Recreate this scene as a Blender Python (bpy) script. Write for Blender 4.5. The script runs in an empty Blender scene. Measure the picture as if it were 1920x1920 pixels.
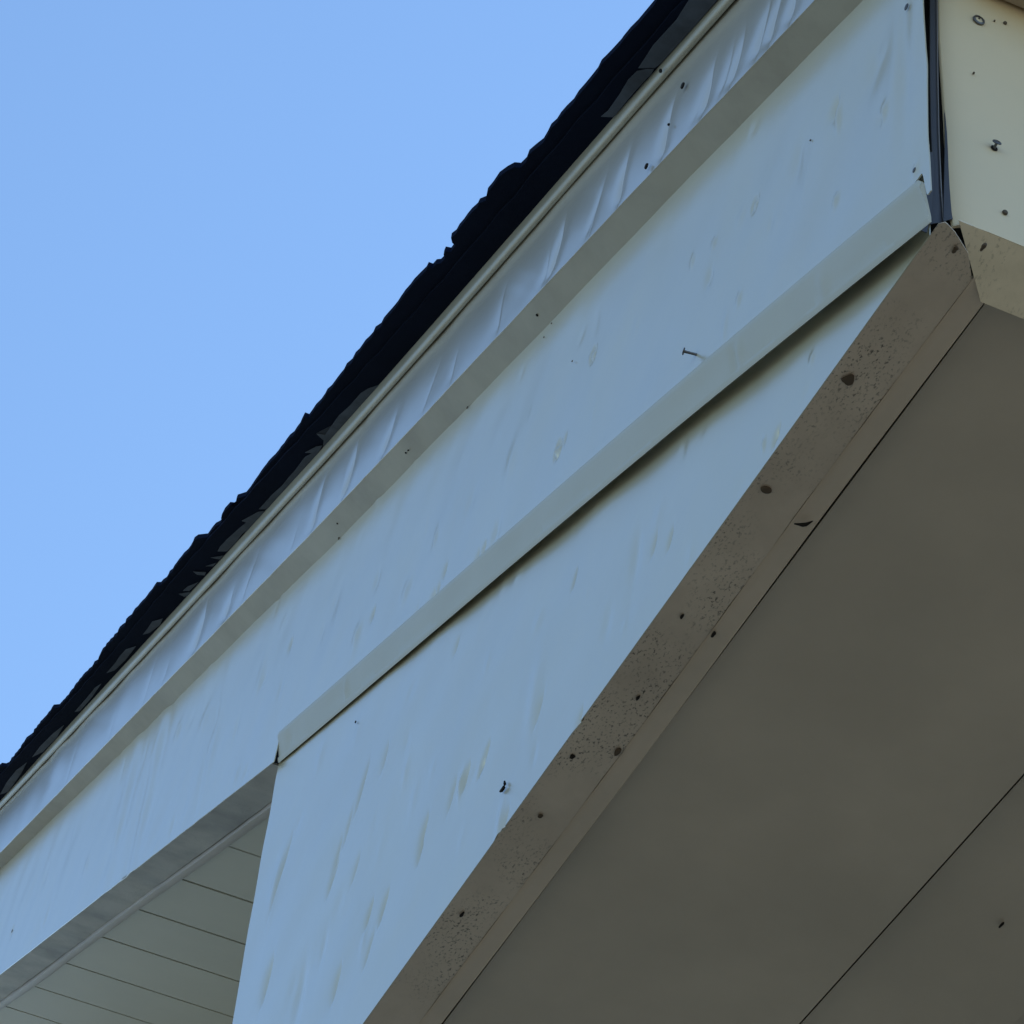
import bpy, bmesh, math, random
import numpy as np
from mathutils import Vector, Matrix

random.seed(7)
rng = np.random.default_rng(11)
S = bpy.context.scene
R_ = math.radians

# ------------------------------------------------------------------ camera
def _rot(a):
    a = np.array(a); t = np.linalg.norm(a); k = a/t
    K = np.array([[0, -k[2], k[1]], [k[2], 0, -k[0]], [-k[1], k[0], 0]])
    return np.eye(3)+np.sin(t)*K+(1-np.cos(t))*K@K
RC = _rot([0.6493521647112499, 0.5307938418789752, -1.0597815481442776])   # world -> camera (x right, y down, z forward)
FL = 6053.6
def ray(x, y): return RC.T@np.array([(x-960)/FL, (y-960)/FL, 1.0])
_r = ray(1741, 439)
CAM = np.array([0, 0, 3.7])-_r/np.linalg.norm(_r)*3.2

cam_d = bpy.data.cameras.new('camera')
cam = bpy.data.objects.new('camera', cam_d); S.collection.objects.link(cam)
cam_d.sensor_width = 36; cam_d.lens = FL/1920*36
cam_d.clip_start = 0.05; cam_d.clip_end = 3000
right, down, fwd = RC[0], RC[1], RC[2]
M = Matrix(((right[0], -down[0], -fwd[0], CAM[0]), (right[1], -down[1], -fwd[1], CAM[1]), (right[2], -down[2], -fwd[2], CAM[2]), (0, 0, 0, 1)))
cam.matrix_world = M
S.camera = cam

# ------------------------------------------------------------------ light
SUN_EL, SUN_AZ = R_(50), R_(-14)       # azimuth from +Y towards +X
w = bpy.data.worlds.new('World'); S.world = w; w.use_nodes = True
nt = w.node_tree
sky = nt.nodes.new('ShaderNodeTexSky'); sky.sky_type = 'NISHITA'; sky.sun_disc = False
sky.sun_elevation = SUN_EL; sky.sun_rotation = SUN_AZ
sky.air_density = 1.0; sky.dust_density = 0.0; sky.ozone_density = 3.0
bg = nt.nodes['Background']; bg.inputs[1].default_value = 0.15
tint = nt.nodes.new('ShaderNodeMix'); tint.data_type = 'RGBA'; tint.blend_type = 'MULTIPLY'; tint.inputs[0].default_value = 1; tint.inputs[7].default_value = (1.03, 1.10, 1.08, 1)   # white balance of the photograph
nt.links.new(sky.outputs[0], tint.inputs[6]); nt.links.new(tint.outputs[2], bg.inputs[0])
sd = bpy.data.lights.new('sun', 'SUN'); sd.energy = 3.0; sd.angle = R_(0.5); sd.color = (1, .95, .87)
so = bpy.data.objects.new('sun', sd); S.collection.objects.link(so)
sv = Vector((math.sin(SUN_AZ)*math.cos(SUN_EL), math.cos(SUN_AZ)*math.cos(SUN_EL), math.sin(SUN_EL)))
so.rotation_euler = sv.to_track_quat('Z', 'Y').to_euler(); so.location = sv*30
S.view_settings.view_transform = 'Standard'; S.view_settings.look = 'None'
S.view_settings.gamma = 1; S.view_settings.exposure = 0.68

# ------------------------------------------------------------------ helpers
def UA(x, y, ax, v):
    d = ray(x, y); t = (v-CAM[ax])/d[ax]; return CAM+d*t
def UY(x, y, yf):
    v = yf if not callable(yf) else -.02
    p = UA(x, y, 1, v)
    if callable(yf):
        for _ in range(6): p = UA(x, y, 1, yf(p[0]))
    return p
def UP(x, y, n, k):
    d = ray(x, y); n = np.array(n); return CAM+d*((k-n@CAM)/(n@d))

def tag(o, label=None, cat=None, group=None, kind=None):
    if label: o['label'] = label
    if cat: o['category'] = cat
    if group: o['group'] = group
    if kind: o['kind'] = kind
    return o
def link(name, me, mat=None, parent=None, sharp=35):
    o = bpy.data.objects.new(name, me); S.collection.objects.link(o)
    if mat: me.materials.append(mat)
    if parent is not None: o.parent = parent
    for p in me.polygons: p.use_smooth = True
    me.set_sharp_from_angle(angle=R_(sharp))
    return o
def mesh(name, V, F):
    me = bpy.data.meshes.new(name); me.from_pydata([tuple(map(float, v)) for v in V], [], F)
    bm = bmesh.new(); bm.from_mesh(me); bmesh.ops.recalc_face_normals(bm, faces=bm.faces); bm.to_mesh(me); bm.free()
    return me
def slab(name, G, off, mat, parent, sharp=35):
    """G: (n,m,3) front grid; off: thickness vector -> closed slab"""
    n, m, _ = G.shape
    V = list(G.reshape(-1, 3)); B = n*m
    back = G+np.array(off)
    V += list(back.reshape(-1, 3))
    F = []
    idx = lambda i, j: i*m+j
    for i in range(n-1):
        for j in range(m-1):
            F.append((idx(i, j), idx(i+1, j), idx(i+1, j+1), idx(i, j+1)))
            F.append((B+idx(i, j), B+idx(i, j+1), B+idx(i+1, j+1), B+idx(i+1, j)))
    for i in range(n-1):
        F.append((idx(i, 0), B+idx(i, 0), B+idx(i+1, 0), idx(i+1, 0)))
        F.append((idx(i, m-1), idx(i+1, m-1), B+idx(i+1, m-1), B+idx(i, m-1)))
    for j in range(m-1):
        F.append((idx(0, j), idx(0, j+1), B+idx(0, j+1), B+idx(0, j)))
        F.append((idx(n-1, j), B+idx(n-1, j), B+idx(n-1, j+1), idx(n-1, j+1)))
    return link(name, mesh(name, V, F), mat, parent, sharp)
def sweep(name, stations, prof, mat, parent, sharp=35):
    """stations: scalars; prof(s)-> closed loop of 3D points"""
    V, F = [], []
    k = None
    for s in stations:
        P = prof(s); k = len(P); V += P
    n = len(stations)
    for i in range(n-1):
        for j in range(k):
            a = i*k+j; b = i*k+(j+1) % k
            F.append((a, b, b+k, a+k))
    F.append(tuple(range(k))[::-1]); F.append(tuple((n-1)*k+j for j in range(k)))
    return link(name, mesh(name, V, F), mat, parent, sharp)
def box(name, lo, hi, mat, parent=None):
    x0, y0, z0 = lo; x1, y1, z1 = hi
    V = [(x, y, z) for x in (x0, x1) for y in (y0, y1) for z in (z0, z1)]
    F = [(0, 1, 3, 2), (4, 6, 7, 5), (0, 4, 5, 1), (2, 3, 7, 6), (0, 2, 6, 4), (1, 5, 7, 3)]
    return link(name, mesh(name, V, F), mat, parent)
def poly_slab(name, P, off, mat, parent):
    """closed planar polygon P (list of 3D) extruded by off"""
    bm = bmesh.new(); off = Vector(off)
    a = [bm.verts.new(Vector(map(float, p))) for p in P]; b = [bm.verts.new(Vector(map(float, p))+off) for p in P]
    f1 = bm.faces.new(a); f2 = bm.faces.new(b[::-1]); n = len(P)
    for i in range(n): bm.faces.new((a[i], b[i], b[(i+1) % n], a[(i+1) % n]))
    bmesh.ops.triangulate(bm, faces=[f1, f2]); bmesh.ops.recalc_face_normals(bm, faces=bm.faces)
    me = bpy.data.meshes.new(name); bm.to_mesh(me); bm.free()
    return link(name, me, mat, parent, 30)
def blob(name, c, axes, r, mat, parent=None, seg=10, rough=.2, seed=1):
    """irregular lump, axes: three direction vectors, r: three radii"""
    bm = bmesh.new(); bmesh.ops.create_icosphere(bm, subdivisions=3, radius=1)
    g = np.random.default_rng(seed); ph = g.uniform(0, 6, 6); fr = g.uniform(.6, 1.9, 6)
    for v in bm.verts:
        p = v.co.copy(); k = 1+rough*(math.sin(fr[0]*p.x*2+ph[0])+math.sin(fr[1]*p.y*2+ph[1])+math.sin(fr[2]*p.z*2+ph[2]))
        q = Vector(c)
        for i in range(3): q = q+Vector(axes[i])*(p[i]*k*r[i])
        v.co = q
    me = bpy.data.meshes.new(name); bm.to_mesh(me); bm.free()
    return link(name, me, mat, parent, 60)

def smooth_noise(x, y, seed, scale, octs=3):
    g = np.random.default_rng(seed); out = np.zeros(np.broadcast(x, y).shape)
    a = 1.0; f = 1/scale
    for o in range(octs):
        for _ in range(6):
            th = g.uniform(0, 6.283); ph = g.uniform(0, 6.283); ff = f*g.uniform(.6, 1.5)
            out += a*np.sin(6.283*ff*(np.cos(th)*x+np.sin(th)*y)+ph)/6
        a *= .5; f *= 2
    return out

# ------------------------------------------------------------------ materials
def mat_paint(name, base, var=.04, rough=.42, dirt=None, dirt_amt=0.0, dirt_scale=60, speck=0.0, speck_scale=250, bump=.12, bump_scale=130, spec=.5, streak=0.0, coat=0.0):
    m = bpy.data.materials.new(name); m.use_nodes = True; t = m.node_tree; N = t.nodes; L = t.links
    b = N['Principled BSDF']; b.inputs['Roughness'].default_value = rough; b.inputs['Specular IOR Level'].default_value = spec
    b.inputs['Coat Weight'].default_value = coat; b.inputs['Coat Roughness'].default_value = .22; b.inputs['Coat IOR'].default_value = 1.85
    tc = N.new('ShaderNodeTexCoord')
    n1 = N.new('ShaderNodeTexNoise'); n1.inputs['Scale'].default_value = 5; n1.inputs['Detail'].default_value = 6
    L.new(tc.outputs['Object'], n1.inputs['Vector'])
    r1 = N.new('ShaderNodeMapRange'); r1.inputs[3].default_value = 1-var*2.2; r1.inputs[4].default_value = 1+var*2.2; L.new(n1.outputs[0], r1.inputs[0])
    mx = N.new('ShaderNodeMix'); mx.data_type = 'RGBA'; mx.blend_type = 'MULTIPLY'; mx.inputs[0].default_value = 1
    mx.inputs[6].default_value = (*base, 1); L.new(r1.outputs[0], mx.inputs[7]); col = mx.outputs[2]
    if dirt is not None and dirt_amt > 0:
        n2 = N.new('ShaderNodeTexNoise'); n2.inputs['Scale'].default_value = dirt_scale*.12; n2.inputs['Detail'].default_value = 8; n2.inputs['Roughness'].default_value = .65
        L.new(tc.outputs['Object'], n2.inputs['Vector'])
        r2 = N.new('ShaderNodeMapRange'); r2.inputs[1].default_value = .42; r2.inputs[2].default_value = .75; r2.inputs[4].default_value = dirt_amt; L.new(n2.outputs[0], r2.inputs[0])
        m2 = N.new('ShaderNodeMix'); m2.data_type = 'RGBA'; L.new(r2.outputs[0], m2.inputs[0]); L.new(col, m2.inputs[6]); m2.inputs[7].default_value = (*dirt, 1); col = m2.outputs[2]
    if speck > 0:
        n3 = N.new('ShaderNodeTexNoise'); n3.inputs['Scale'].default_value = speck_scale; n3.inputs['Detail'].default_value = 3; n3.inputs['Roughness'].default_value = .7
        mp = N.new('ShaderNodeMapping'); mp.inputs['Scale'].default_value = (.75, 1.2, 1); L.new(tc.outputs['Object'], mp.inputs['Vector']); L.new(mp.outputs[0], n3.inputs['Vector'])
        n4 = N.new('ShaderNodeTexNoise'); n4.inputs['Scale'].default_value = 9; n4.inputs['Detail'].default_value = 4; L.new(tc.outputs['Object'], n4.inputs['Vector'])
        r4 = N.new('ShaderNodeMapRange'); r4.inputs[1].default_value = .42; r4.inputs[2].default_value = .62; L.new(n4.outputs[0], r4.inputs[0])
        r3 = N.new('ShaderNodeMapRange'); r3.inputs[1].default_value = .55; r3.inputs[2].default_value = .66; L.new(n3.outputs[0], r3.inputs[0])
        mu = N.new('ShaderNodeMath'); mu.operation = 'MULTIPLY'; L.new(r3.outputs[0], mu.inputs[0]); L.new(r4.outputs[0], mu.inputs[1])
        mv = N.new('ShaderNodeMath'); mv.operation = 'MULTIPLY'; mv.inputs[1].default_value = speck; L.new(mu.outputs[0], mv.inputs[0])
        m3 = N.new('ShaderNodeMix'); m3.data_type = 'RGBA'; L.new(mv.outputs[0], m3.inputs[0]); L.new(col, m3.inputs[6]); m3.inputs[7].default_value = (.035, .03, .025, 1); col = m3.outputs[2]
    L.new(col, b.inputs['Base Color'])
    if bump > 0:
        nb = N.new('ShaderNodeTexNoise'); nb.inputs['Scale'].default_value = bump_scale; nb.inputs['Detail'].default_value = 3; L.new(tc.outputs['Object'], nb.inputs['Vector'])
        nc = N.new('ShaderNodeTexNoise'); nc.inputs['Scale'].default_value = 14; nc.inputs['Detail'].default_value = 3; L.new(tc.outputs['Object'], nc.inputs['Vector'])
        b1 = N.new('ShaderNodeBump'); b1.inputs['Strength'].default_value = bump; b1.inputs['Distance'].default_value = .0006; L.new(nb.outputs[0], b1.inputs['Height'])
        b2 = N.new('ShaderNodeBump'); b2.inputs['Strength'].default_value = .22; b2.inputs['Distance'].default_value = .0035; L.new(nc.outputs[0], b2.inputs['Height']); L.new(b1.outputs[0], b2.inputs['Normal'])
        L.new(b2.outputs[0], b.inputs['Normal'])
    return m
WHITE = (.53, .50, .385)
m_white = mat_paint('white_coil_metal', WHITE, .04, .34, (.58, .53, .33), .55, 26, coat=.85, spec=.5)
m_trim = mat_paint('upper_trim_metal', (.52, .495, .43), .03, .30, (.46, .45, .38), .25, 60, coat=1.0, spec=.5)
m_flange = mat_paint('cream_flange_metal', (.48, .46, .38), .03, .45, (.45, .42, .3), .3, 60)
m_drip = mat_paint('drip_edge_metal', (.46, .45, .38), .04, .35, (.3, .27, .2), .4, 60)
m_under = mat_paint('grimy_underside_metal', (.70, .60, .51), .05, .6, (.42, .35, .29), .55, 60, speck=.85, speck_scale=250)
m_under2 = mat_paint('rake_underside_metal', (.43, .41, .38), .05, .6, (.15, .15, .16), .85, 40, speck=.3)
m_jch = mat_paint('channel_metal', (.69, .585, .49), .04, .5, (.36, .34, .29), .3, 60)
m_soffit = mat_paint('soffit_metal', (.60, .525, .445), .08, .6, (.46, .415, .36), .6, 14, bump=.1)
m_rsoffit = mat_paint('rake_soffit_vinyl', (.54, .52, .44), .03, .55, (.42, .42, .37), .3, 12, bump=.1)
m_eave = mat_paint('cream_eave_metal', (.77, .63, .43), .03, .45, (.6, .56, .42), .35, 30)
m_dark = mat_paint('dark_gap_metal', (.07, .07, .08), .05, .6)
m_fold = mat_paint('shaded_fold_metal', (.060, .062, .078), .05, .55)  # grey reverse of the metal, base darkened for shade in the corner gap
m_fold2 = mat_paint('folded_pale_metal', (.20, .19, .20), .05, .55)
m_wood = mat_paint('gap_shade_board', (.02, .02, .025), .1, .9)  # near-black base stands in for the shade behind the gaps
m_shingle = mat_paint('asphalt_shingle', (.006, .010, .026), .2, .95, bump=1, bump_scale=900, spec=.04)
m_felt = mat_paint('torn_felt', (.085, .105, .15), .12, .8, (.03, .035, .045), .8, 120, spec=.25)
m_rust = mat_paint('dirt', (.12, .095, .075), .2, .95, spec=.1)
m_black = mat_paint('dark_debris', (.02, .018, .018), .2, .8, spec=.2)
m_nail = mat_paint('nail_steel', (.16, .16, .17), .05, .45)
m_nail.node_tree.nodes['Principled BSDF'].inputs['Metallic'].default_value = .7
m_wall = mat_paint('house_siding', (.55, .54, .50), .05, .7)
m_ground = mat_paint('dry_lawn', (.15, .127, .088), .25, .95, (.09, .10, .06), .8, 30, bump=0, spec=.1)

# ------------------------------------------------------------------ setting
bm = bmesh.new(); bmesh.ops.create_grid(bm, x_segments=8, y_segments=8, size=900)
me = bpy.data.meshes.new('ground'); bm.to_mesh(me); bm.free()
g = link('ground', me, m_ground); tag(g, kind='structure')

# ------------------------------------------------------------------ the house
house = bpy.data.objects.new('house', None); S.collection.objects.link(house)
house.location = (0, 0, 0)
tag(house, 'house with dented white metal gable eave and ragged dark shingle roof edge', 'house')

def sm(t): t = np.clip(t, 0, 1); return t*t*(3-2*t)
yF = lambda x: -.010-.014*sm((x+2.2)/2.2)               # rake fascia face
yT = lambda x: yF(x)-.034                               # upper trim face
yE = lambda x: -.0022-.0125*sm((x+2.2)/1.9)             # lower flange, bottom edge
def zfit(pts, yf, deg=2):
    P = np.array([UY(x, y, yf) for x, y in pts]); X, Z = P[:, 0], P[:, 2]
    c = np.polyfit(X, Z, deg); a, b = X.min(), X.max(); d = np.polyder(c)
    def f(x):
        x = np.asarray(x, float); q = np.clip(x, a, b)
        return np.polyval(c, q)+np.polyval(d, q)*(x-q)
    return f
zC2 = zfit([(1440, 180), (1200, 430), (1005, 640), (865, 777), (840, 802), (510, 1137), (480, 1162), (100, 1535)], yF, 2)
zC = zfit([(1440, 92), (1200, 347), (960, 602), (840, 730), (792, 777), (452, 1137), (480, 1105), (60, 1537)], yT, 2)
zB = zfit([(1382, 0), (1122, 300), (960, 477), (800, 660), (720, 747), (437, 1060), (360, 1137), (0, 1520)], yT, 2)
zD = zfit([(1725, 340), (1482, 540), (1400, 620), (1200, 785), (960, 997), (892, 1054), (655, 1255), (520, 1383)], yF, 2)
zE = zfit([(1727, 432), (1590, 540), (1400, 694), (1200, 857), (960, 1060), (523, 1430)], yE, 2)
zEl = zfit([(515, 1425), (425, 1500), (360, 1545), (0, 1827)], lambda x: -.010, 1)
xL = UY(519, 1400, yF)[0]                                # where the flange begins

def px_spots(L, yf): return [(UY(x, y, yf)[0], UY(x, y, yf)[2], *r) for x, y, *r in L]
def dents(X, Z, spots):
    H = np.zeros_like(X)
    for (x0, z0, kind, rx, rz, A) in spots:
        dx, dz = X-x0, Z-z0
        if kind == 'd': H += A*np.exp(-(dx/rx)**2-(dz/rz)**2)
        elif kind == 's': q = (dx*.92-dz*.39)/rx; al = (dx*.39+dz*.92)/rz; w_ = np.exp(-(np.abs(al)/.75)**2.5); q = q+.5*al**2*.3; H += 1.15*abs(A)*np.where(q < 0, np.exp(np.minimum(q, 0)*1.1)*np.exp(-(q/2.6)**2), np.exp(-(q/.30)**2))*w_   # one-sided crease
        elif kind == 'r':
            q = np.sqrt((dx/rx)**2+(dz/rz)**2); H += A*np.exp(-((q-1)/.35)**2)       # ring round a nail head
    return H

def dimples(X, Z, n, seed, xa, xb, A):
    g = np.random.default_rng(seed); H = np.zeros_like(X)
    for _ in range(n):
        x0 = g.uniform(xa, xb); i = int(np.argmin(np.abs(X[:, 0]-x0))); z0 = g.uniform(Z[i, 0], Z[i, -1])
        k = 1+.35*abs(x0); rx = g.uniform(.006, .014)*k; rz = g.uniform(.008, .02)*k; a = g.uniform(-1, 1)*A*k
        lo, hi = np.searchsorted(X[:, 0], [x0-4*rx, x0+4*rx])
        H[lo:hi] += a*np.exp(-((X[lo:hi]-x0)/rx)**2-((Z[lo:hi]-z0)/rz)**2)
    return H
# --- rake fascia face
xTip = float(UY(1728, 345, yF)[0])
NX, NZ = 2600, 90
def xs_graded(a, b, n, p=1.5):
    t = np.linspace(0, 1, n)**p; return b+(a-b)*t[::-1]
xs = np.unique(np.concatenate([xs_graded(-7.2, -.002, NX), [xL-.004, xL-.002, xL+.009, xL+.011]]))
zl = None
blend = np.clip((xs-(xL-.002))/.011, 0, 1)
zlow = zEl(xs)*(1-blend)+(zD(xs)-.0035)*blend
zlow = np.where(xs < xL-.003, zEl(xs), np.where(xs > xL+.010, zD(xs)-.0035, zlow))
v = np.linspace(0, 1, NZ)
X = np.repeat(xs[:, None], NZ, 1); ztop = zC2(xs)+.03
Z = zlow[:, None]+(ztop-zlow)[:, None]*v[None]
# ragged right hand end
endx = np.interp(Z[-1], *[np.array(q) for q in zip(*sorted([(UA(px, py, 1, -.024)[2], UA(px, py, 1, -.024)[0]) for px, py in
        [(1731, 0), (1733, 60), (1734, 88), (1737, 120), (1739, 180), (1740, 237), (1744, 290), (1746, 312), (1743, 332)]]))])
for i in range(1, 40):
    X[-i] = X[-i]+(endx-X[-1])*0+ (endx+.002)*(1-(i-1)/39)**2
_m = .045*sm((X[:, 0]-xTip)/.012)*(X[:, 0] > xTip)
Z = Z-_m[:, None]*(1-v[None])**6
spots = px_spots([(1568, 205, 's', .012, .018, .0016), (1572, 220, 'd', .006, .02, -.0010), (1660, 208, 'd', .008, .012, -.0012), (1655, 222, 's', .008, .01, .0008), (1717, 318, 'd', .006, .008, -.0007),
    (1413, 383, 'r', .008, .009, .0007), (1566, 375, 'd', .007, .008, -.0011), (1340, 455, 'd', .007, .007, -.0007), (1300, 490, 'd', .006, .01, -.0007), (1330, 520, 'd', .01, .015, .0008), (1385, 560, 'd', .007, .01, -.0007),
    (1112, 665, 'r', .009, .010, .0011), (1108, 668, 'd', .006, .007, -.0008), (1045, 843, 'r', .010, .012, .0014), (1041, 848, 'd', .006, .009, -.0015), (1060, 822, 's', .006, .012, .0010),
    (908, 1028, 's', .008, .012, .0022), (895, 1045, 's', .010, .016, -.0012), (818, 1008, 'd', .010, .016, -.0009), (835, 1070, 's', .009, .016, .0013), (812, 1120, 's', .012, .014, .0018), (822, 1105, 's', .01, .012, -.0014),
    (700, 1152, 's', .010, .014, .0022), (670, 1190, 'd', .016, .022, -.0012), (545, 1210, 's', .012, .016, .0020), (760, 1105, 'd', .02, .02, -.0010), (705, 1090, 'd', .015, .02, .0008),
    (335, 1370, 'd', .02, .02, -.0012), (385, 1345, 'd', .03, .03, -.0010), (1640, 130, 'd', .02, .03, .0008), (1500, 300, 'd', .02, .03, .0009), (960, 860, 'd', .02, .03, -.0007), (24, 1745, 's', .02, .02, .0018), (930, 1000, 'd', .015, .02, .0009)], yF)
Y = np.vectorize(yF)(xs)[:, None]+dents(X, Z, spots)*2.9+dimples(X, Z, 70, 101, -4.5, -.05, .0010)
Y = Y+.0024*smooth_noise(X, Z*1.1, 3, .38, 2)*sm((zC2(xs)[:, None]-Z)/.12)*sm((Z-zlow[:, None])/.06)+.00012*smooth_noise(X, Z, 5, .09, 2)
# long soft creases in the far (left) part
for (px, py, A, wd, ln) in [(300, 1400, .0030, .045, .20), (240, 1490, .0026, .05, .25), (255, 1570, -.0022, .04, .2), (395, 1400, -.002, .03, .15), (1690, 120, .0022, .02, .12), (1700, 60, -.0014, .02, .12)]:
    p = UY(px, py, yF); dx, dz = X-p[0], Z-p[2]
    q = dx+.0*dz; Y = Y+A*(q/wd)*np.exp(.5-(q/wd)**2-(dz/ln)**2)
G = np.stack([X, Y, Z], -1)
fascia = slab('rake_fascia', G, (0, .0014, 0), m_white, house, 50)
tag(fascia, 'long dented white metal fascia board under the sloping trim band')
fascia_board = sweep('backing_board', [-7.2, -2.3, -.012], lambda s: [(s, .0005*0+yF(s)+.0055, float(zD(s))+.03), (s, yF(s)+.0055, float(zC2(s))+.10), (s, yF(s)+.03, float(zC2(s))+.10), (s, yF(s)+.03, float(zC2(s))+.06), (s, yF(s)+.0085, float(zC2(s))+.05), (s, yF(s)+.0085, float(zD(s))+.03)], m_wood, fascia)

# --- lower bent flange of the fascia
def prof_flange(s):
    a, b = float(zD(s)), float(zE(s)); ya, yb = float(yF(s)), float(yE(s))
    bulge = .0012*math.sin(s*9)+.0008*math.sin(s*23+1)
    for (px, py, A, wd) in FL_D: bulge += A*math.exp(-((s-px)/wd)**2)
    rnd = max(0.0, 1-(xTip-s)/.009); a -= .008*rnd**2
    d = yb-ya; h = b-a
    return [(s, ya-.0004, a+.005), (s, ya-.0016, a+.001), (s, ya-.0024, a+h*.06), (s, ya-.0022+d*.10, a+h*.16), (s, ya+d*.38-.0016+bulge, a+h*.36), (s, ya+d*.60-.0012+bulge, a+h*.58), (s, ya+d*.8+bulge*.6, a+h*.80), (s, ya+d*.84-.0018, a+h*.84), (s, yb-.0024, a+h*.93), (s, yb, b),
            (s, yb+.0016, b+.002), (s, yb+.0012, b+.010), (s, min(ya+.0035, -.0035), a), (s, ya+.0035, a+.005)]
FL_D = [(UY(1383, 668, yF)[0], 0, -.0035, .008), (UY(1370, 680, yF)[0], 0, .003, .007), (UY(645, 1300, yF)[0], 0, -.005, .010), (UY(1540, 520, yF)[0], 0, -.003, .012), (UY(540, 1380, yF)[0], 0, .004, .02)]
fx = np.concatenate([np.linspace(xL+.001, -.05, 420), np.linspace(-.045, xTip-.010, 8), np.linspace(xTip-.009, xTip, 12)])
flange = sweep('lower_flange', fx, prof_flange, m_flange, fascia, 40)
# --- upper trim band
NX2, NZ2 = 2600, 34
xs2 = xs_graded(-7.2, .10, NX2, 1.4); v2 = np.linspace(0, 1, NZ2)
X2 = np.repeat(xs2[:, None], NZ2, 1); zc = zC(xs2); zt = zB(xs2)+.018
Z2 = zc[:, None]+(zt-zc)[:, None]*v2[None]
yt = np.vectorize(yT)(xs2)
H = np.zeros_like(X2); VV = np.repeat(v2[None], NX2, 0)
cr = [(1437, 95, 1.2), (1415, 118, 1), (1365, 170, 1), (1340, 200, .8), (1305, 235, 1.2), (1232, 312, 1.2), (1155, 395, 1.3), (1105, 445, .9), (1095, 460, .7), (1022, 535, 1.3), (1010, 548, .8), (925, 640, .9), (840, 730, .9), (790, 780, .6), (715, 860, 1.0),
      (640, 940, 1.3), (632, 950, -.6), (578, 1005, 1.0), (540, 1045, .5), (452, 1135, .7), (418, 1170, 1.3), (360, 1230, 1.2), (300, 1290, .8), (262, 1335, .6), (200, 1395, .6), (120, 1480, .6), (1480, 60, 1), (1540, 0, 1.2), (1290, 250, .5)]
for k, (px, py, A) in enumerate(cr):
    x0 = UY(px, py, yT)[0]; far = 1+.28*abs(x0)
    wd = .0075*far**.6*(1+.3*math.sin(k*7)); ln = .42+.18*math.sin(k*3.1)
    q = X2-x0-(zt-zc)[:, None]*VV*(.40+.12*math.sin(k*5))+.006*np.sin(VV*7+k)          # crease runs square to the slope
    A = A*.85 if abs(A) > .95 else A*.3
    qq = q/wd; H += A*.0034*far**.25*np.where(qq < 0, np.exp(np.minimum(qq, 0)*.9)*np.exp(-(qq/2.4)**2), np.exp(-(qq/.45)**2))*np.exp(-(VV/ln)**3)
    H += A*.0020*np.exp(-(q/(wd*3))**2)*np.exp(-(VV/(ln*1.3))**2)
H *= sm(VV/.16)
H += .0015*smooth_noise(X2*1.6, Z2*.9, 21, .7, 2)*sm(VV/.3)+.0006*smooth_noise(X2*2.2, Z2*.9, 24, .9, 2)
Y2 = yt[:, None]+H
Z2 = Z2+(1-VV)**6*.0006*smooth_noise(X2, 0*X2, 31, .12, 2)
trim = slab('upper_trim', np.stack([X2, Y2, Z2], -1), (0, .0012, 0), m_trim, house, 50)
tag(trim, 'crumpled white metal trim band just below the drip edge')
# underside of that band
def prof_tu(s):
    zc_, z2_ = float(zC(s)), float(zC2(s)); a, b = float(yT(s)), float(yF(s)); wv = .0010*math.sin(s*7)+.0007*math.sin(s*19)
    return [(s, float(np.interp(s, xs2, Y2[:, 0]))+.0008, float(np.interp(s, xs2, Z2[:, 0]))+.0003), (s, b+.002, z2_+wv), (s, b+.002, z2_+.02), (s, a+.0044, zc_+.02)]
tu = sweep('trim_underside', np.linspace(-7.2, -.004, 1200), prof_tu, mat_paint('trim_underside_metal', (.40, .375, .31), .04, .5, (.24, .21, .17), .6, 60), trim)

# --- drip edge with rolled hem
def prof_drip(s):
    z = float(zB(s)); y = float(yT(s)); P = []
    c = (y-.0062, z+.0088); r = .0062
    for a in range(-200, 61, 20): P.append((s, c[0]+r*math.cos(R_(a-20)), c[1]+r*1.25*math.sin(R_(a-20))))
    P = [(s, c[0]+r*math.cos(R_(a)), c[1]+r*1.3*math.sin(R_(a))) for a in range(140, 341, 20)]
    P += [(s, y+.001, z+.012), (s, y+.001, z+.050), (s, y-.008, z+.046), (s, y-.0105, z+.030), (s, y-.0085, z+.019)]
    return P
drip = sweep('drip_edge', np.linspace(-7.2, .12, 260), prof_drip, m_drip, house, 60)
tag(drip, 'thin tan metal drip edge with a rolled hem under the shingles')

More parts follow.
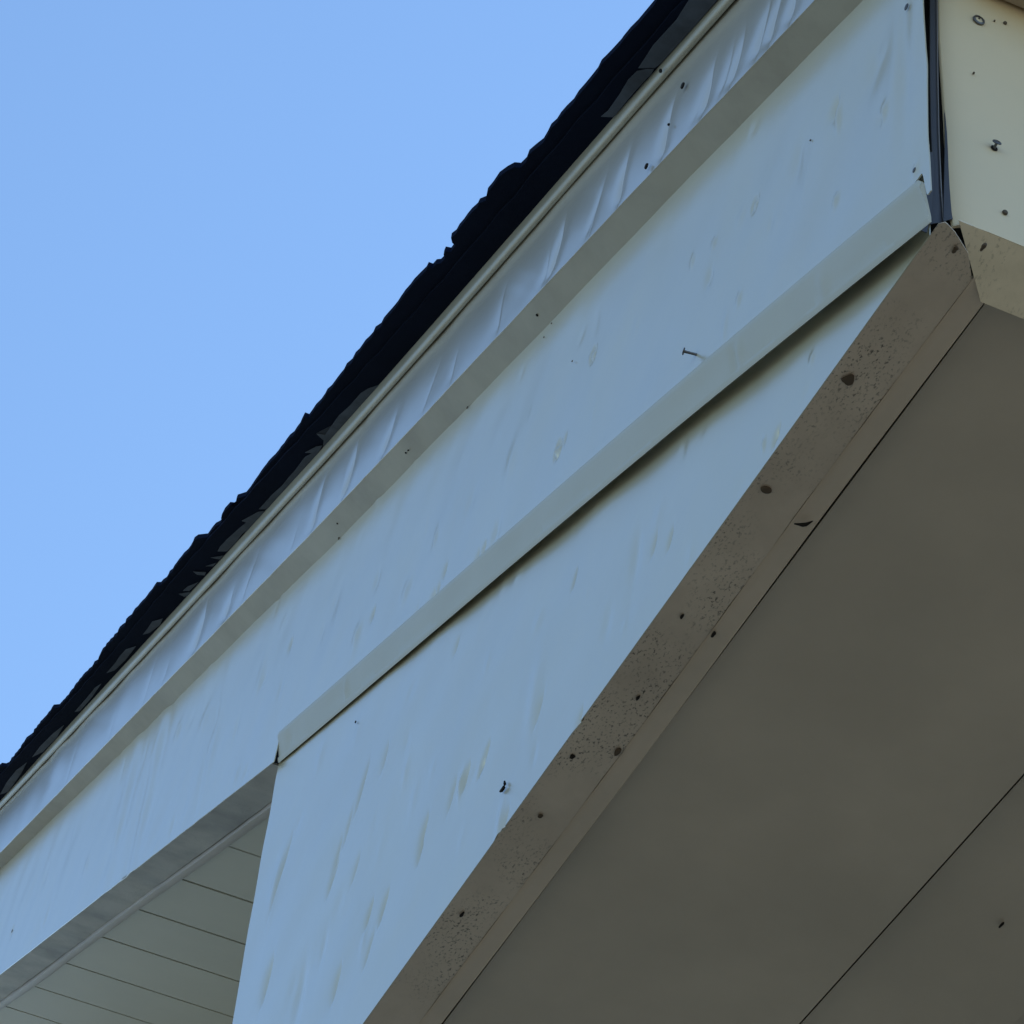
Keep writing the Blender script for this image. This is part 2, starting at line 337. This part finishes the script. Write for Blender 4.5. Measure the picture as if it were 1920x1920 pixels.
# --- shingle roof: ragged edge traced on the roof plane
SL = float((zB(-4.0)-zB(-1.0))/-3.0)
k0 = float(zB(-2.0))-SL*(-2.0)+.056
outline = [(1300, -90), (1227, 0), (1197, 36), (1170, 66), (1165, 73), (1140, 100), (1112, 138), (1085, 170), (1052, 210), (1028, 244), (1005, 270), (977, 305), (965, 304), (952, 311), (937, 322), (925, 340), (915, 352), (912, 367), (900, 372), (896, 380), (885, 390), (870, 410), (856, 430), (847, 437), (849, 446), (855, 452),
 (846, 464), (836, 462), (833, 469), (836, 476), (827, 485), (819, 486), (812, 494), (804, 491), (800, 499), (792, 507), (785, 514), (770, 532), (752, 555), (740, 572), (720, 595), (700, 622), (680, 645), (667, 660), (661, 672), (645, 692), (628, 714), (610, 737), (593, 757), (580, 776), (572, 773), (567, 783), (557, 800), (533, 830), (510, 857), (485, 890), (470, 912), (462, 922), (446, 927), (444, 932), (449, 936),
 (440, 942), (432, 941), (422, 952), (416, 964), (418, 969), (405, 980), (390, 1000), (372, 1002), (365, 1007), (358, 1022), (353, 1029), (340, 1043), (327, 1060), (316, 1076), (302, 1091), (294, 1091), (280, 1110), (250, 1146), (222, 1180), (198, 1211), (175, 1245), (140, 1285), (125, 1305), (112, 1320), (101, 1321), (91, 1335), (83, 1345), (76, 1352), (60, 1375), (50, 1382), (35, 1405), (20, 1425), (12, 1431), (4, 1430), (-8, 1440)]
nrm = (-SL, 0, 1)
P = [UP(x, y, nrm, k0) for x, y in outline]
edge = [(float(p[0]), float(p[1])) for p in P]
# subdivide with granular jitter
ed2 = []
gj = np.random.default_rng(4)
for (a, b) in zip(edge[:-1], edge[1:]):
    n = max(1, int(math.dist(a, b)/.018))
    for i in range(n):
        t = i/n; j = gj.normal(0, .0012) if i else 0
        ed2.append((a[0]+(b[0]-a[0])*t, a[1]+(b[1]-a[1])*t+j))
ed2.append(edge[-1])
avg = sum(e[1] for e in ed2)/len(ed2)
far = [(-5.6-.35*i, avg-.01+gj.normal(0, .006)) for i in range(6)]
near = [(.28, avg), (.28, 5.0), (-7.4, 5.0)]
full = [(x, y) for x, y in near[:1]]+ed2+far
zr = lambda x: SL*x+k0
ring = [(x, y, zr(x)) for x, y in full]+[(-7.4, 5.0, zr(-7.4)), (.28, 5.0, zr(.28))]
roof = bpy.data.objects.new('roof', None); S.collection.objects.link(roof); roof.parent = house
sh = poly_slab('shingle_layer', ring, (0, 0, -.011), m_shingle, roof)
tag(sh, 'uneven dark asphalt shingles with a ragged broken edge')
# second course set back, a hair lower, seen as a line along the underside
ring2 = [(x, y+.016+.004*math.sin(x*3)+.0015*math.sin(x*41), zr(x)-.0115) for x, y in [(.28, avg)]+[(float(t), avg+.0) for t in np.linspace(.2, -7.2, 120)]]+[(-7.4, 4.9, zr(-7.4)-.0115), (.28, 4.9, zr(.28)-.0115)]
poly_slab('starter_course', ring2, (0, 0, -.006), m_shingle, roof)
# torn felt and shingle backing hanging below the edge
kf = k0-.0195
def torn(pts, drop=0.0, nm='torn_felt'):
    Q = [UP(x, y, nrm, kf-drop) for x, y in pts]
    return poly_slab(nm, Q, (0, 0, .0012), m_felt, roof)
torn([(1370, -60), (1292, 0), (1268, 38), (1225, 85), (1197, 128), (1212, 128), (1228, 128), (1240, 118), (1300, 52), (1345, 0), (1400, -60)])
torn([(1194, 134), (1178, 150), (1160, 180), (1140, 208), (1127, 219), (1150, 220), (1190, 172), (1222, 138), (1226, 130), (1212, 130)], .0015)
torn([(712, 722), (690, 729), (676, 738), (655, 762), (635, 780), (622, 798), (610, 815), (593, 813), (601, 821), (607, 826), (605, 838), (616, 832), (640, 803), (672, 770), (700, 735)])
torn([(604, 836), (592, 838), (572, 849), (585, 850), (571, 858), (555, 880), (540, 897), (528, 912), (510, 928), (495, 945), (485, 955), (500, 955), (520, 938), (545, 912), (570, 880), (598, 848)], .001)
torn([(500, 958), (484, 960), (453, 977), (462, 980), (446, 993), (425, 1012), (412, 1026), (408, 1034), (425, 1034), (440, 1020), (455, 1000), (478, 985), (490, 972)])
for a in [[(420, 1042), (395, 1046), (412, 1049)], [(405, 1056), (386, 1062), (400, 1062)], [(386, 1073), (362, 1072), (370, 1078), (384, 1079)], [(372, 1092), (352, 1100), (343, 1108), (355, 1108)], [(358, 1110), (335, 1114), (345, 1119), (352, 1118)],
          [(305, 1160), (285, 1166), (276, 1180), (268, 1190), (280, 1187), (300, 1172)], [(255, 1212), (236, 1218), (225, 1230), (215, 1245), (200, 1262), (215, 1257), (235, 1238)], [(190, 1282), (178, 1290), (160, 1312), (140, 1335), (150, 1333), (172, 1308)], [(120, 1360), (100, 1375), (75, 1400), (60, 1420), (80, 1410), (105, 1385)], [(50, 1430), (30, 1445), (12, 1468), (0, 1490), (15, 1485), (40, 1450)]]:
    torn(a, .0005)

# --- triangular end panel
tp_y = 0.0
x0p = -2.206
NXp, NZp = 1100, 230
xp = xs_graded(x0p, -.001, NXp, 1.2); vp = np.linspace(0, 1, NZp)**1.0
zb_ = np.full_like(xp, 3.700); ztp = zE(xp)+.05+.10*sm((xp+.3)/.3)
Xp = np.repeat(xp[:, None], NZp, 1); Zp = zb_[:, None]+(ztp-zb_)[:, None]*vp[None]
sp2 = px_spots([(677, 1475, 's', .010, .045, .0020), (792, 1562, 's', .010, .030, .0030), (785, 1600, 's', .008, .018, .0028), (622, 1645, 's', .012, .032, .0036), (630, 1600, 's', .010, .03, .0018), (717, 1700, 's', .010, .028, .0034), (690, 1715, 's', .009, .025, .0024),
    (525, 1640, 's', .016, .07, .0026), (515, 1660, 'd', .02, .05, -.001), (665, 1630, 's', .010, .03, -.0010), (910, 1416, 's', .008, .022, .0030), (900, 1440, 's', .007, .016, .0022), (872, 1456, 's', .009, .022, .0026), (862, 1470, 'd', .008, .02, -.0016), (720, 1420, 's', .012, .03, .0010), (845, 1490, 's', .01, .03, .0012),
    (945, 1540, 's', .008, .024, .0012), (935, 1545, 'd', .01, .03, -.001), (500, 1840, 's', .016, .04, .0036), (630, 1845, 's', .012, .03, .0024), (560, 1860, 'd', .02, .05, .0012), (690, 1780, 's', .010, .03, .0016), (1255, 1010, 's', .007, .018, .0014), (1225, 1020, 's', .007, .02, .0010),
    (1075, 1085, 's', .005, .018, .0013), (1190, 1040, 'd', .015, .04, .0008), (855, 1210, 's', .01, .02, .0010), (1452, 820, 's', .005, .014, .0020), (1458, 808, 's', .004, .012, -.0012), (1430, 832, 'd', .004, .01, -.0008), (1010, 1330, 's', .01, .03, .0008), (1085, 1348, 's', .008, .02, .0012), (1000, 1310, 'd', .02, .06, -.0008), (650, 1550, 's', .01, .04, .0010), (1520, 670, 'd', .006, .008, -.0006)], lambda x: 0.0)
Yp = np.zeros_like(Xp)+dents(Xp, Zp, sp2)*2.6+dimples(Xp, Zp, 60, 102, -2.1, -.1, .0009)+(.0030*smooth_noise(Xp*1.1, Zp*1.1, 44, .45, 2)*.7+.00012*smooth_noise(Xp, Zp, 45, .08, 2))*sm((Zp-3.7)/.12)
Yp = Yp+.0016  # keep clear of the flange
panel = slab('triangular_panel', np.stack([Xp, Yp, Zp], -1), (0, .0012, 0), m_white, house, 50)
tag(panel, 'triangular dented white metal end panel closing the eave box')

# --- underside strip along the bottom of the panel
corner = [UA(px, py, 2, 3.7) for px, py in [(1741, 439), (1757, 421), (1772, 417), (1790, 436), (1815, 476), (1824, 536)]]
def strip(name, y0f, y1f, z0, mat, parent, n=260, x_end=None, zamp=.0008, th=.0012, seed=1, nv=14):
    xa = np.linspace(-2.19, 0, n); G = np.zeros((n, nv, 3))
    for i, x in enumerate(xa):
        for j in range(nv):
            t = j/(nv-1); y = y0f(x)+(y1f(x)-y0f(x))*t; G[i, j] = (x, y, z0)
    G[:, :, 2] += .0012+zamp*smooth_noise(G[:, :, 0]*1.5, G[:, :, 1]*2, seed, .18, 3)*np.linspace(0, 1, nv)[None]
    G[:, 0, 2] = z0+.0003; G[:, 1, 2] = z0+.0006
    if x_end is not None:
        for j in range(nv):
            G[:, j, 0] = -2.19+(G[:, j, 0]+2.19)*(x_end(G[-1, j, 1])+2.19)/2.19
    return slab(name, G, (0, 0, th), mat, parent, 50)
_c = sorted((c[1], c[0]) for c in corner)
xe = lambda y: float(np.interp(y, [c[0] for c in _c], [c[1] for c in _c]))
us = strip('panel_underside', lambda x: float(np.interp(x, xp, Yp[:, 0]))+.0008, lambda x: .0665+.0012*math.sin(x*5)+.0006*math.sin(x*37), 3.7, m_under, panel, x_end=xe, seed=5)
tag(us, 'speckled brown grimy underside strip below the triangular panel')
# J channel
def prof_j(s):
    y = .0668+.0012*math.sin(s*5); z = 3.6998+.0004*math.sin(s*11)
    return [(s, y, z+.001), (s, y+.002, z-.0006), (s, y+.012, z+.0004), (s, y+.019, z-.0008), (s, y+.0235, z-.0014), (s, y+.0255, z+.0012), (s, y+.0235, z+.0040), (s, y, z+.0065)]
jc = sweep('soffit_channel', np.linspace(-2.19, -.029, 200), prof_j, m_jch, house, 50)
tag(jc, 'thin tan channel holding the flat soffit')

# --- flat soffit, two sheets overlapping at a seam
n, mm = 200, 60
xa = np.linspace(-2.19, -.052, n); ya = np.linspace(.0998, .4885, mm)
Xs, Ys = np.meshgrid(xa, ya, indexing='ij'); t = (Ys-.0975)/.391
Zs = 3.7150-.0140*t**1.6+.0030*smooth_noise(Xs, Ys, 61, .6, 3)*(np.sin(t*3.1))
sf1 = slab('soffit_sheet', np.stack([Xs, Ys, Zs], -1), (0, 0, .0025), m_soffit, house, 50)
ya = np.linspace(.5048, .7285, 30); Xs, Ys = np.meshgrid(xa, ya, indexing='ij'); t = (Ys-.5048)/.2237
Zs = 3.7240-.012*t**2+.0010*smooth_noise(Xs, Ys, 62, .6, 3)*np.sin(t*3.1)
sf2 = slab('soffit_sheet', np.stack([Xs, Ys, Zs], -1), (0, 0, .0025), m_soffit, house, 50)
box('soffit_sheet', (-2.19, .722, 3.726), (-.052, 4.9, 3.729), m_soffit, house)

box('attic_dark_sheet', (-2.18, .03, 3.745), (-.055, 4.8, 3.765), m_wood, house)  # dark sheet added above the soffit to keep its open slits dark

# --- soffit under the rake, left of the panel
sr = -float(zEl(-3.0)-zEl(-2.0))
zrs = lambda x: float(zEl(x))
xr_ = np.linspace(-7.2, -2.212, 160)
G = np.zeros((160, 12, 3))
for i, x in enumerate(xr_):
    for j in range(12):
        G[i, j] = (x, -.0092+.063*j/11, zrs(x)+.001)
G[:, :, 2] += .0016*smooth_noise(G[:, :, 0]*2, G[:, :, 1]*3, 71, .3, 3)
ru = slab('rake_underside', G, (0, 0, .004), m_under2, house, 50)
tag(ru, 'dirty grey underside strip of the sloping fascia')
def prof_rj(s):
    y = .0545+.0015*math.sin(s*4); z = zrs(s)-.001+.0008*math.sin(s*9)
    return [(s, y, z+.002), (s, y+.003, z-.003), (s, y+.014, z-.004), (s, y+.021, z+.000), (s, y+.021, z+.007), (s, y, z+.009)]
rj = sweep('rake_channel', np.linspace(-7.2, -2.212, 160), prof_rj, mat_paint('rake_channel_metal', (.47, .42, .38), .05, .5, (.28, .25, .22), .5, 40), house, 40)
gx = [-2.47, -2.79, -3.12, -3.455, -3.785, -4.135, -4.475, -4.80, -5.14, -5.48, -5.82, -6.16, -6.5, -6.84]
gd = [.003, .002, .009, .009, .012, .008, .0045, .008, .01, .008, .01, .009, .01, .01]
prof = []
xx = -2.213
for gxx, d in zip(gx, gd):
    prof += [(xx, 0), (gxx+.011, -.0015), (gxx+.009, .0), (gxx+.006, d), (gxx-.004, d), (gxx-.006, .0005)]; xx = gxx-.0065
prof += [(xx, 0), (-7.2, 0)]
ya = np.linspace(.074, .66, 12)
G = np.array([[(x, y, zrs(x)+.008+dz) for y in ya] for x, dz in prof])
rs = slab('rake_soffit', G, (0, 0, .016), m_rsoffit, house, 25)
tag(rs, 'grooved cream soffit panels under the sloping overhang')

# --- eave fascia facing right (cream)
XE = .016
zG = float(UA(1862, 1, 0, XE)[2])
zA = float(UA(1797, 411, 0, XE)[2])
left = [(UA(px, py, 0, XE)[1], UA(px, py, 0, XE)[2]) for px, py in [(1769, -60), (1770, 0), (1771, 60), (1774, 110), (1777, 150), (1781, 210), (1785, 290), (1788, 340), (1792, 388), (1797, 409)]]
zs_ = np.linspace(zA, 4.18, 60); yl = np.interp(zs_, [q[1] for q in left[::-1]], [q[0] for q in left[::-1]])
ny = 60; G = np.zeros((60, ny, 3))
for i, z in enumerate(zs_):
    for j in range(ny):
        t = (j/(ny-1))**2.2; d = t*(4.9-yl[i]); y = yl[i]+d
        x = XE-.010*math.exp(-d/.010)
        G[i, j] = (x, y, z)
G[:, :, 0] += .0010*smooth_noise(G[:, :, 1], G[:, :, 2], 81, .35, 2)
ef = slab('eave_fascia', G, (-.004, 0, 0), m_eave, house, 50)
tag(ef, 'cream metal fascia of the eave at the right corner')
A = UA(1797, 411, 0, XE); B = UA(1839, 566, 2, 3.690)
us2 = poly_slab('eave_underside', [(XE-.0012, A[1]+.001, zA), (B[0], B[1], 3.690), (B[0], 4.9, 3.690), (XE-.0012, 4.9, zA)], (-.001, 0, .003), mat_paint('eave_underside_metal', (.78, .67, .52), .05, .55, (.33, .28, .2), .5, 60, speck=.5, speck_scale=170), ef)
# gutter above it
def prof_g(y):
    z = zG+.002
    return [(XE+.0045, y, z+.10), (XE+.0045, y, z), (.115, y, z-.002), (.118, y, z+.03), (.135, y, z+.05), (.150, y, z+.085), (.150, y, z+.10), (.143, y, z+.10), (.143, y, z+.088), (.128, y, z+.055), (.112, y, z+.035), (.109, y, z+.006), (XE+.010, y, z+.006), (XE+.010, y, z+.10)]
gt = sweep('gutter', [.03, 1.5, 3, 4.9], prof_g, mat_paint('gutter_metal', (.40, .34, .27), .05, .5, (.3, .25, .2), .4, 40), house, 30)

# --- folded metal ends in the corner gap
def vfold(name, pts_l, pts_r, xpl, mat, th=-.001, parent=None, bow=0):
    n = 24; L = np.array([UA(x, y, 0, xpl) for x, y in pts_l]); Q = np.array([UA(x, y, 0, xpl) for x, y in pts_r])
    G = np.zeros((n, 5, 3))
    for i in range(n):
        t = i/(n-1)
        a = np.array([np.interp(t*(len(L)-1), range(len(L)), L[:, k]) for k in range(3)]); b = np.array([np.interp(t*(len(Q)-1), range(len(Q)), Q[:, k]) for k in range(3)])
        for j in range(5):
            G[i, j] = a+(b-a)*j/4; G[i, j, 0] += bow*math.sin(math.pi*j/4)
    return slab(name, G, (th, 0, 0), mat, parent, 50)
box('corner_board', (-.035, .012, 3.716), (-.020, .09, 4.6), m_wood, house)
cf = vfold('corner_fold', [(1744, -60), (1744, 60), (1744, 150), (1746, 250), (1749, 310), (1748, 360), (1744, 420)], [(1757, -60), (1757, 60), (1758, 150), (1760, 250), (1762, 300), (1764, 350), (1769, 418)], .002, m_fold, parent=house, bow=.001)
tag(cf, 'folded metal end, darkened for shade, showing in the corner gap')
vfold('corner_fold', [(1756, -60), (1757, 60), (1758, 150), (1760, 250), (1762, 300), (1764, 350), (1768, 410)], [(1758, -60), (1758.6, 60), (1759.6, 150), (1761.6, 250), (1763.6, 300), (1766, 350), (1769.5, 414)], .0045, m_fold2, parent=house)
vfold('corner_fold', [(1767, -60), (1768, 60), (1770, 150), (1772, 250), (1771, 310), (1770, 360), (1769, 415)], [(1771, -60), (1773, 60), (1779, 150), (1784, 250), (1788, 320), (1791, 370), (1794, 410)], .006, m_fold, parent=house, bow=.001)
vfold('corner_fold', [(1741, 285), (1742, 310), (1738, 350), (1733, 400), (1728, 432)], [(1749, 285), (1752, 310), (1751, 350), (1746, 400), (1738, 436)], .0035, m_fold, parent=house)

# --- walls below (outside the picture, they shade and bounce)
box('gable_wall', (-7.2, .62, 0), (-2.36, .80, 4.55), m_wall, house)
sweep('gable_wall', [-7.2, -2.36], lambda s: [(s, .62, 4.552), (s, .62, zrs(s)+.012), (s, .80, zrs(s)+.012), (s, .80, 4.552)], m_wall, house)
box('side_wall', (-2.40, .80, 0), (-2.20, 4.9, 3.80), m_wall, house)

# ------------------------------------------------------------------ nails, screws and marks on the fascias (parts of the fascia)
def disc(name, c, n, r, h, mat, parent, seg=16, bevel=True):
    n = Vector(n).normalized(); q = n.to_track_quat('Z', 'Y'); V, F = [], []
    rings = [(r, 0), (r, h*.6), (r*.8, h)] if bevel else [(r, 0), (r, h)]
    for rr, hh in rings:
        for i in range(seg):
            a = 6.283*i/seg; V.append(Vector(c)+q@Vector((rr*math.cos(a), rr*math.sin(a), hh)))
    for k in range(len(rings)-1):
        for i in range(seg): a = k*seg+i; b = k*seg+(i+1) % seg; F.append((a, b, b+seg, a+seg))
    F.append(tuple(range(seg))[::-1]); F.append(tuple(range((len(rings)-1)*seg, len(rings)*seg)))
    return link(name, mesh(name, V, F), mat, parent, 40)
# the protruding nail in the rake fascia
nb = UY(1306, 665, yF); tipn = UY(1306, 665, yF)
base = Vector((nb[0], yF(nb[0])-.0002, nb[2]))
head_dir = None
hp = UY(1283, 659, lambda x: yF(x)-.0135)      # where the head sits, clear of the face
hpv = Vector(hp); ax = (hpv-base).normalized()
V, F = [], []
q = ax.to_track_quat('Z', 'Y'); Ln = (hpv-base).length
for (rr, hh) in [(.0017, -.004), (.0016, Ln*.5), (.0017, Ln), (.0046, Ln+.0002), (.0046, Ln+.0012), (.003, Ln+.0017)]:
    for i in range(14):
        a = 6.283*i/14; V.append(base+q@Vector((rr*math.cos(a), rr*math.sin(a), hh)))
for k in range(5):
    for i in range(14): a = k*14+i; b = k*14+(i+1) % 14; F.append((a, b, b+14, a+14))
F.append(tuple(range(14))[::-1]); F.append(tuple(range(70, 84)))
nl = link('nail', mesh('nail', V, F), m_nail, fascia, 40); tag(nl, 'nail sticking out of the white fascia')
# driven nail heads and holes
def spot_on_face(px, py, yf, r, mat, parent, nm='nail_head', h=.0012):
    p = UY(px, py, yf); return disc(nm, (p[0], float(yf(p[0]) if callable(yf) else yf)-.0012, p[2]), (0, -1, 0), r, h, mat, parent)
spot_on_face(1717, 320, yF, .0030, m_dark, fascia)
spot_on_face(1702, 14, yF, .0040, m_dark, fascia)
for (px, py, r) in [(1522, 264, .0012), (1075, 678, .0013), (878, 765, .0022), (637, 1009, .0034), (1022, 633, .0012), (1036, 607, .0012), (24, 1746, .004)]:
    spot_on_face(px, py, yF, r, m_rust, fascia)
for (px, py, r) in [(1286, 163, .0045), (1218, 314, .0042), (1260, 236, .0018)]:
    p = UY(px, py, yT); disc('nail_head', (p[0], yT(p[0])-.0035, p[2]), (0, -1, 0), r, .0025, m_black, trim)
p = UY(1242, 134, lambda x: yT(x)-.012); disc('nail_head', (p[0], p[1]-.002, p[2]), (0, -1, -.5), .0028, .002, m_black, drip)
p = UY(668, 1354, 0.0); disc('nail_head', (p[0], -.0005, p[2]), (0, -1, 0), .0022, .0015, m_black, panel)
# underside of trim
for (px, py, r) in [(1008, 586, .0022), (755, 886, .0016), (761, 873, .0014), (632, 985, .0016)]:
    p = UY(px, py, lambda x: (yT(x)+yF(x))/2); disc('nail_head', (p[0], p[1], float(zC2(p[0])+zC(p[0]))/2+.0005), (0, -.2, -1), r, .0014, m_black, tu)
# screws on the eave fascia
def eave_disc(px, py, r, mat, nm='screw', h=.002): p = UA(px, py, 0, XE+.0005); return disc(nm, (XE+.0005, p[1], p[2]), (1, 0, 0), r, h, mat, ef)
# washer ring (upper)
p = UA(1835, 38, 0, XE+.001); V, F = [], []
seg = 20
for (rr, hh) in [(.0045, 0), (.0072, .0002), (.0068, .0018), (.0050, .0024), (.0046, .0012)]:
    for i in range(seg): a = 6.283*i/seg; V.append((XE+.0005+hh, p[1]+rr*math.cos(a), p[2]+rr*math.sin(a)))
for k in range(4):
    for i in range(seg): a = k*seg+i; b = k*seg+(i+1) % seg; F.append((a, b, b+seg, a+seg))
link('screw_ring', mesh('ring', V, F), m_nail, ef, 40)
eave_disc(1835, 38, .0045, m_eave, 'screw', .0010)
eave_disc(1835, 36, .0014, m_rust, 'screw', .0016)
eave_disc(1884, 44, .0022, m_rust, 'screw'); eave_disc(1864, 40, .0010, m_rust, 'screw'); eave_disc(1825, 138, .0012, m_rust, 'screw')
eave_disc(1884, 399, .0030, m_rust, 'screw')
p = UA(1864, 278, 0, XE+.0005); nd = Vector((1, -.05, .35)).normalized(); hb = Vector((XE+.0005, p[1], p[2]))
disc('screw_hole', hb, (1, 0, 0), .0040, .0006, m_black, ef)
V, F = [], []; q = nd.to_track_quat('Z', 'Y')
for (rr, hh) in [(.0015, -.002), (.0015, .0062), (.0050, .0064), (.0050, .0074), (.0035, .0082), (.0018, .0079)]:
    for i in range(14): a = 6.283*i/14; V.append(hb+q@Vector((rr*math.cos(a), rr*math.sin(a), hh)))
for k in range(5):
    for i in range(14): a = k*14+i; b = k*14+(i+1) % 14; F.append((a, b, b+14, a+14))
F.append(tuple(range(14))[::-1]); F.append(tuple(range(70, 84)))
en = link('nail', mesh('nail', V, F), m_nail, ef, 40); tag(en, 'round nail head standing off the cream eave fascia')

# ------------------------------------------------------------------ things stuck to the eave
EX, EY, EZ = (1, 0, 0), (0, 1, 0), (0, 0, 1)
def under_blob(name, px, py, rx, ry, label, cat, group, seed, mat=m_rust, z=3.6995, rz=.0022, rough=.22):
    p = UA(px, py, 2, z); o = blob(name, (p[0], p[1], z), (EX, EY, EZ), (rx*.85, ry*.85, rz*.6), mat, None, seed=seed, rough=rough)
    return tag(o, label, cat, group)
GR = 'dirt lumps on the brown underside strip'
under_blob('dirt_lump', 1590, 711, .0085, .0058, 'darkest brown dirt lump, on the underside strip below the widest shadow gap', 'dirt', GR, 1)
under_blob('dirt_lump', 1437, 919, .0060, .0070, 'ragged dirt lump on the underside strip just up the slope from the twig', 'dirt', GR, 2)
under_blob('dirt_lump', 1157, 1411, .0085, .0036, 'flat dark dirt lump beside the channel crease on the lower underside strip', 'dirt', GR, 3)
under_blob('dirt_lump', 1074, 1420, .0040, .0036, 'small black dirt lump near the white panel edge on the lower underside strip', 'dirt', GR, 4, m_black)
under_blob('dirt_lump', 1013, 1530, .0050, .0045, 'round dirt lump alone in the middle of the lower underside strip', 'dirt', GR, 5)
under_blob('dirt_lump', 867, 1714, .0055, .0022, 'small dark dirt lump lowest on the underside strip', 'dirt', GR, 6, m_black)
under_blob('dirt_lump', 1279, 1155, .0065, .0020, 'thin crooked dirt lump halfway along the underside strip', 'dirt', GR, 7, m_black)
under_blob('dirt_lump', 1196, 1308, .0055, .0014, 'thin curved dirt lump inside a faint stained ring on the underside strip', 'dirt', GR, 8, m_black)
under_blob('dirt_lump', 1791, 468, .0045, .0045, 'faint dark dirt lump near the corner end of the underside strip', 'dirt', GR, 9)
under_blob('dirt_lump', 1843, 464, .0060, .0040, 'dark dirt lump on the underside of the cream eave fascia', 'dirt', None, 10, z=3.6965)
under_blob('dirt_lump', 1877, 1735, .0085, .0028, 'small black dirt lump on the flat soffit beyond the seam', 'dirt', None, 13, m_black, z=3.7165)
p = UA(1338, 1189, 2, 3.697); tag(blob('dirt_lump', (p[0], p[1], 3.6968), (EX, EY, EZ), (.004, .003, .002), m_black, seed=14), 'tiny black dirt lump sitting on the channel crease', 'dirt', None)
# twig lodged across the channel
def twig(name, pts, rad, mat, label, cat):
    V, F = [], []; n = len(pts)
    for i, p in enumerate(pts):
        t = (Vector(pts[min(i+1, n-1)])-Vector(pts[max(i-1, 0)])).normalized(); q = t.to_track_quat('Z', 'Y')
        for k in range(7): a = 6.283*k/7; V.append(Vector(p)+q@Vector((rad[i]*math.cos(a), rad[i]*math.sin(a), 0)))
    for i in range(n-1):
        for k in range(7): a = i*7+k; b = i*7+(k+1) % 7; F.append((a, b, b+7, a+7))
    F.append(tuple(range(7))[::-1]); F.append(tuple(range((n-1)*7, n*7)))
    return tag(link(name, mesh(name, V, F), mat, None, 60), label, cat)
tw = [UA(px, py, 2, 3.6945) for px, py in [(1489, 982), (1497, 983), (1505, 984), (1512, 983), (1518, 980), (1524, 977)]]
twig('twig', [tuple(p) for p in tw], [.0008, .0014, .0024, .0022, .0014, .0006], m_black, 'short dark twig caught across the tan soffit channel', 'twig')
cp = [UY(px, py, lambda x: -.0018) for px, py in [(938, 1484), (941, 1482), (945, 1476), (946.5, 1470), (946, 1465)]]
twig('dark_sliver', [tuple(p) for p in cp], [.0014, .0022, .0022, .0020, .0012], m_black, 'small dark curved sliver stuck to the triangular white panel', 'dark_sliver')  # small dark curved mark on the panel
